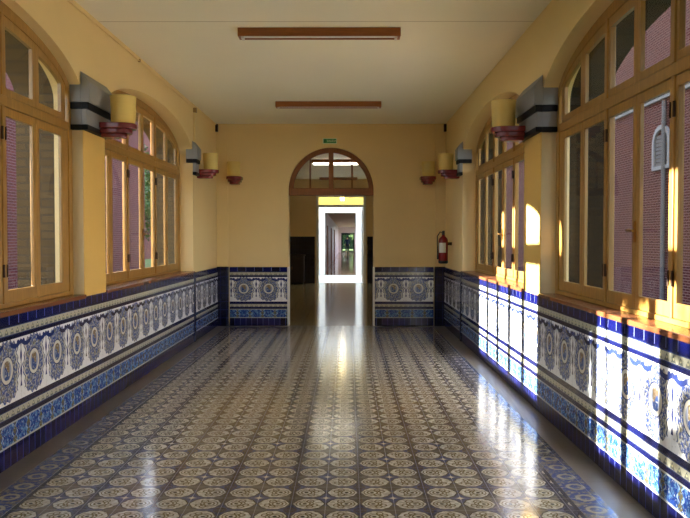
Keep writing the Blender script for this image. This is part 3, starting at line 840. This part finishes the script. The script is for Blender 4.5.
for hand, sx in ((11, 1), (15, -1)):                 # four fingers and a thumb on each hand
    hx, hy, hz, _ = body[hand]
    for k, (ln, off) in enumerate(((.060, .026), (.068, .010), (.064, -.007), (.050, -.022))):
        add(hand, (hx - sx*.004, hy + off, hz - .045, .0095), (hx - sx*.012, hy + off + .004, hz - .045 - ln*.55, .0085), (hx - sx*.026, hy + off + .004, hz - .045 - ln, .0075))
    add(hand, (hx - sx*.022, hy + .034, hz - .012, .011), (hx - sx*.036, hy + .046, hz - .046, .0085))
add(5, (0, .105, 1.575, .016))                       # nose
add(5, (.082, .005, 1.585, .016)); add(5, (-.082, .005, 1.585, .016))
skin_body('body', body, be, M['skin'], pr)
jk = [(0,0,.84,(.172,.135)), (0,0,1.13,(.150,.12)), (0,0,1.33,(.185,.125)), (0,0,1.42,(.085,.08)), (.19,0,1.37,.064), (.255,-.04,1.11,.051), (.240,.085,.93,.042), (-.19,0,1.37,.064), (-.27,.05,1.11,.051), (-.255,-.04,.93,.042)]
skin_body('jacket', jk, [(0,1),(1,2),(2,3),(2,4),(4,5),(5,6),(2,7),(7,8),(8,9)], M['navycloth'], pr)
tr = [(0,0,1.0,(.150,.115)), (0,0,.92,(.150,.118)), (.098,0,.82,.098), (.116,.12,.48,.075), (.121,.03,.12,.060), (-.098,0,.82,.098), (-.116,-.06,.48,.075), (-.121,-.262,.18,.060)]
skin_body('trousers', tr, [(0,1),(1,2),(2,3),(3,4),(1,5),(5,6),(6,7)], M['trouser'], pr)
for pts in (((.122,-.03,.05,.046), (.125,.07,.045,.044), (.13,.19,.04,.036)), ((-.121,-.30,.115,.046), (-.123,-.22,.075,.044), (-.126,-.12,.045,.036))):
    skin_body('shoe', list(pts), [(0,1),(1,2)], M['blackp'], pr)
for sx in (-1, 1):
    MB().lathe([(.002, -.010), (.011, -.004), (.011, .004), (.002, .010)], -.02 + sx*.032, 77.092, 12, 1.612).build('eye', M['blackp'], pr, True)
MB().box(-.045, .005, 77.093, 77.103, 1.538, 1.546, .003).build('mouth', M['maroon'], pr)
hb = MB().lathe([(.086, -.09), (.092, -.03), (.094, .02), (.080, .065), (.045, .095), (.004, .104)], -.02, 77.0, 24, 1.66)
for v in hb.bm.verts:                                # hairline lifted clear of the face
    if v.co.y > 77.03: v.co.z = max(v.co.z, 1.672); v.co.y = min(v.co.y, 77.098)
    v.co.y = 77.0 + (v.co.y - 77.0)*1.10
hb.build('hair', M['hair'], pr, True)
# ------------------------------------------------------------------ outdoors
GZ = -.35
struct(MB().box(-60, XL-TH-OUT, -40, 120, GZ-.2, GZ).build('ground_left', M['grass']), 'lawn outside the left windows', 'ground')
struct(MB().box(XR+TH+OUT, 60, -40, 120, GZ-.2, GZ).build('ground_right', M['grass']), 'lawn outside the right windows', 'ground')
struct(MB().box(-60, 60, Y4+.3, 160, GZ-.25, -.02).build('ground_end', M['grass']), 'grassy yard beyond the last door', 'ground')
# right brick building
BX = 8.5
b = empty('brick_building', (BX, 26, GZ)); tag(b, 'red brick building with pale cornice outside the right windows', 'building')
MB().box(BX, BX+9, 9, 60, GZ, 10.5).build('brick_wall', M['brickr'], b)
mb = MB().box(BX-.22, BX, 9, 60, 5.75, 5.9).box(BX-.08, BX, 9, 60, 5.28, 5.36)
y = 9.1
while y < 40: mb.box(BX-.16, BX, y, y+.16, 5.40, 5.74); y += .32
mb.build('cornice', M['cornice'], b)
MB().box(BX-.4, BX+9.4, 8.6, 60.4, 10.5, 10.8).build('roof', M['roof'], b)
for yc in (14.0, 20.6, 27.2, 33.8):
    w_ = .45
    fr = MB(); pts_o = [(yc-w_-.12, 3.4), (yc-w_-.12, 4.1)] + [(yc + (w_+.12)*math.cos(PI-PI*i/10), 4.1 + .5*math.sin(PI-PI*i/10)) for i in range(1, 10)] + [(yc+w_+.12, 4.1), (yc+w_+.12, 3.4)]
    pts_i = [(yc-w_, 3.5), (yc-w_, 4.1)] + [(yc + w_*math.cos(PI-PI*i/10), 4.1 + .38*math.sin(PI-PI*i/10)) for i in range(1, 10)] + [(yc+w_, 4.1), (yc+w_, 3.5)]
    fr.ring(pts_o, pts_i, 0, BX-.07, BX)
    wf = fr.build('window_surround', M['cornice'], b)
    bl = MB()
    for k in range(8): bl.box(BX-.03, BX-.008, yc-w_, yc+w_, 3.51+k*.105, 3.51+k*.105+.085)
    bl.build('shutter', M['pipe'], wf)
MB().tube([(BX-.08, 20.35, GZ), (BX-.08, 20.35, 5.2)], .06, 12).build('drainpipe', M['pipe'], b, True)
struct(MB().box(BX-2.0, BX, 5, 60, GZ, GZ+.12).build('path', M['pave']), 'pale pavement along the brick building', 'path')
# left brick building
LX = -8.0
b = empty('brick_building', (LX, 20, GZ)); tag(b, 'maroon brick building outside the left windows', 'building')
MB().box(LX-3, LX, 11.85, 30, GZ, 13.5).build('brick_wall', M['brickl'], b)
MB().box(LX-3.3, LX+.4, 11.6, 30.3, 13.5, 13.8).build('roof', M['roof'], b)
MB().box(LX, LX+.12, 11.85, 30, 4.6, 4.85).build('cornice', M['cornice'], b)
b = empty('brick_building', (-21, 52, GZ)); tag(b, 'tall brick building added behind the left trees to block the sun', 'building')  # added to keep the sun off the right-hand building
MB().box(-24, -18, 32, 78, GZ, 18).build('brick_wall', M['brickl'], b)
MB().box(-24.4, -17.6, 31.6, 78.4, 18, 18.4).build('roof', M['roof'], b)
MB().box(-18, -17.85, 32, 78, 5.6, 5.9).build('cornice', M['cornice'], b)

def leaf_cloud(fn, count, size):
    bm = bmesh.new()
    for _ in range(count):
        c = Vector(fn()); s = size*random.uniform(.6, 1.3)
        q = Quaternion((random.gauss(0,1), random.gauss(0,1), random.gauss(0,1), random.gauss(0,1))).normalized()
        P = [Vector(v)*s for v in ((-1,0,0), (-.3,.42,.1), (.5,.35,.12), (1,0,0), (.5,-.35,.12), (-.3,-.42,.1))]
        bm.faces.new([bm.verts.new(c + q @ p) for p in P])
    return bm
def tree(name, x, y, label, h0, ctr, rad, count, size, mat, thick=.12, group=None, limbs=7):
    r = empty(name, (x, y, GZ)); tag(r, label, 'tree', group)
    mb = MB().tube([(x, y, GZ), (x+.05, y, GZ+h0*.6), (x-.03, y+.04, ctr), (x, y, ctr+rad[2]*.7)], [thick, thick*.8, thick*.5, thick*.15], 10)
    for k in range(limbs):
        a = k*2.4; zz = h0*.7 + k*.3*rad[2]/2
        mb.tube([(x, y, GZ+zz), (x+rad[0]*.4*math.cos(a), y+rad[1]*.4*math.sin(a), GZ+zz+.5), (x+rad[0]*.75*math.cos(a), y+rad[1]*.75*math.sin(a), GZ+zz+.9)], [thick*.4, thick*.25, thick*.08], 6)
    mb.build('trunk', M['bark'], r, True)
    def fn():
        v = Vector((random.gauss(0,1), random.gauss(0,1), random.gauss(0,1))).normalized()*random.random()**.45
        return (x + v.x*rad[0], y + v.y*rad[1], ctr + v.z*rad[2])
    L_ = MB(); L_.bm.free(); L_.bm = leaf_cloud(fn, count, size)
    L_.build('foliage', mat, r)
tree('blocker_cypress', -6.4, 6.97, 'unseen slim cypress added to block sun at the near left window', 2.0, 3.2, (.42, .42, 3.0), 5200, .09, M['cyp'], .1)  # unseen tree, placed to block the sun at the far pane
tree('leafy_tree', -9.8, 4.9, 'loose leafy tree outside the left windows behind the camera', 2.0, 3.5, (1.2, 1.35, 1.5), 2600, .075, M['leaf'])
tree('blocker_tree', -5.9, 6.15, 'unseen slender tree with a raised crown added to block sun at the near left window', 2.6, 4.15, (.5, .42, 1.1), 3800, .085, M['leaf'], .045, None, 0)  # unseen crown, placed to cut off the sun above the dado
tree('leafy_tree', -9.3, -1.2, 'second leafy tree outside the left wall well behind the camera', 2.0, 3.2, (1.3, 1.4, 1.5), 1800, .08, M['leaf'])
hg = empty('blocker_hedge', (-7.6, -2, GZ)); tag(hg, 'unseen clipped hedge added to block low light outside the left windows', 'hedge')  # unseen hedge, added to block low light from the left
def fn(): return (-7.6 + random.uniform(-.55, .55), random.uniform(-14, 11), GZ + random.uniform(.05, 2.35))
L_ = MB(); L_.bm.free(); L_.bm = leaf_cloud(fn, 15000, .10); L_.build('foliage', M['cyp'], hg)
MB().box(-7.95, -7.25, -14, 11, GZ, 2.2-.35).build('branches', M['cyp'], hg)
for k, (x, y) in enumerate(((-12.0, 7.6), (-12.4, 2.2), (-12, -3.4), (-12.4, -9.0))):  # unseen trees, added so their crowns block the left sky
    tree('sky_blocker_tree', x, y, ('unseen tall tree added to block the sky, next to the maroon brick building', 'unseen tall tree added to block the sky, second from the maroon brick building', 'unseen tall tree added to block the sky, third from the maroon brick building', 'unseen tall tree added to block the sky, farthest from the maroon brick building')[k], 4.5, 8.6, (2.9, 2.5, 2.9), 6500, .14, M['leaf'], .16, 'added trees blocking the left sky')
for k, (x, y) in enumerate(((-11, 33.5), (-14, 38), (-9.5, 44), (-12.5, 50))):
    tree('broadleaf_tree', x, y, ('green broadleaf tree just past the maroon brick building', 'green broadleaf tree behind the first past the brick building', 'green broadleaf tree nearest the long corridor', 'green broadleaf tree farthest out on the left lawn')[k], 2.5, 4.2, (2.4, 2.4, 3.0), 2600, .16, M['leaf'], .2, 'trees past the left building')
for k, (x, y) in enumerate(((5.6, 2.6), (5.4, .2), (5.6, -2.3))):  # unseen trees, added to keep light off the right window jambs
    tree('blocker_cypress', x, y, ('unseen broad cypress added to block light on the right, nearest the brick building', 'unseen broad cypress added to block light on the right, middle of three', 'unseen broad cypress added to block light on the right, farthest from the brick building')[k], 1.0, 3.6, (1.05, 1.05, 4.4), 6500, .13, M['cyp'], .14, 'added cypresses blocking light on the right')
for k, (x, y) in enumerate(((6.2, 17.5), (6.3, 19.2), (6.2, 21.0), (6.3, 22.8))):
    r = empty('round_shrub', (x, y, GZ)); tag(r, ('first', 'second', 'third', 'fourth')[k] + ' low green shrub along the pavement outside the right window', 'shrub', 'shrubs by the pavement')
    def fn():
        v = Vector((random.gauss(0,1), random.gauss(0,1), random.gauss(0,1))).normalized()*random.random()**.33
        return (x + v.x*.5, y + v.y*.6, GZ + .33 + v.z*.3)
    L_ = MB(); L_.bm.free(); L_.bm = leaf_cloud(fn, 900, .055); L_.build('foliage', M['leaf'], r)
    MB().tube([(x, y, GZ), (x, y, GZ+.4)], .03, 8).build('stem', M['bark'], r)
hg = empty('yard_hedge', (0, 108, -.02)); tag(hg, 'dark hedge closing the yard beyond the last door', 'hedge')
def fn(): return (random.uniform(-9, 9), 108 + random.uniform(-.6, .6), random.uniform(0, 3.2))
L_ = MB(); L_.bm.free(); L_.bm = leaf_cloud(fn, 5000, .2); L_.build('foliage', M['cyp'], hg)
MB().box(-9, 9, 107.6, 108.4, -.02, 3.0).build('branches', M['cyp'], hg)
for k, (x, y) in enumerate(((-3, 100), (1.5, 104), (4, 99))):
    tree('yard_tree', x, y, ('left', 'middle', 'right')[k] + ' tree in the yard beyond the last door', 2.0, 3.6, (2.0, 2.0, 2.4), 1600, .16, M['leaf'], .2, 'trees in the far yard')

for o in bpy.data.objects:
    if '_abs' in o: del o['_abs']

# ------------------------------------------------------------------ light, sky, camera
T = -.157; DROP = .261
d = Vector((1, T, -DROP)).normalized()
sun = bpy.data.lights.new('sun', 'SUN'); sun.energy = 22; sun.angle = math.radians(.6); sun.color = (1.0, .95, .87)
so = bpy.data.objects.new('sun', sun); COL.objects.link(so); so.rotation_euler = d.to_track_quat('-Z', 'Y').to_euler(); so.location = (-20, 5, 12)
w = bpy.data.worlds.new('sky'); sc.world = w; w.use_nodes = True
nt = w.node_tree; nt.nodes.clear()
o_ = nt.nodes.new('ShaderNodeOutputWorld'); bg = nt.nodes.new('ShaderNodeBackground')
tc = nt.nodes.new('ShaderNodeTexCoord'); sx = nt.nodes.new('ShaderNodeSeparateXYZ'); cr = nt.nodes.new('ShaderNodeValToRGB')
cr.color_ramp.elements[0].position = 0.0; cr.color_ramp.elements[0].color = (.88, .92, .97, 1)
cr.color_ramp.elements[1].position = .7; cr.color_ramp.elements[1].color = (.44, .60, .90, 1)
nt.links.new(tc.outputs['Generated'], sx.inputs[0]); nt.links.new(sx.outputs[2], cr.inputs[0])
nt.links.new(cr.outputs[0], bg.inputs[0]); nt.links.new(bg.outputs[0], o_.inputs[0])
bg.inputs[1].default_value = 2.6

cam = bpy.data.cameras.new('camera'); co = bpy.data.objects.new('camera', cam); COL.objects.link(co)
cam.sensor_width = 36; cam.lens = 760*36/690; cam.clip_end = 400
co.location = (0, 0, 1.55)
co.rotation_euler = (PI/2 - math.atan(21/760), 0, math.atan(2.5/760))
sc.camera = co
sc.view_settings.view_transform = 'Standard'; sc.view_settings.look = 'None'; sc.view_settings.gamma = 1
sc.view_settings.use_curve_mapping = False
sc.view_settings.exposure = 1.4
sc.cycles.use_denoising = True
sc.cycles.max_bounces = 14; sc.cycles.diffuse_bounces = 7; sc.cycles.glossy_bounces = 6; sc.cycles.transparent_max_bounces = 24
sc.cycles.sample_clamp_indirect = 8
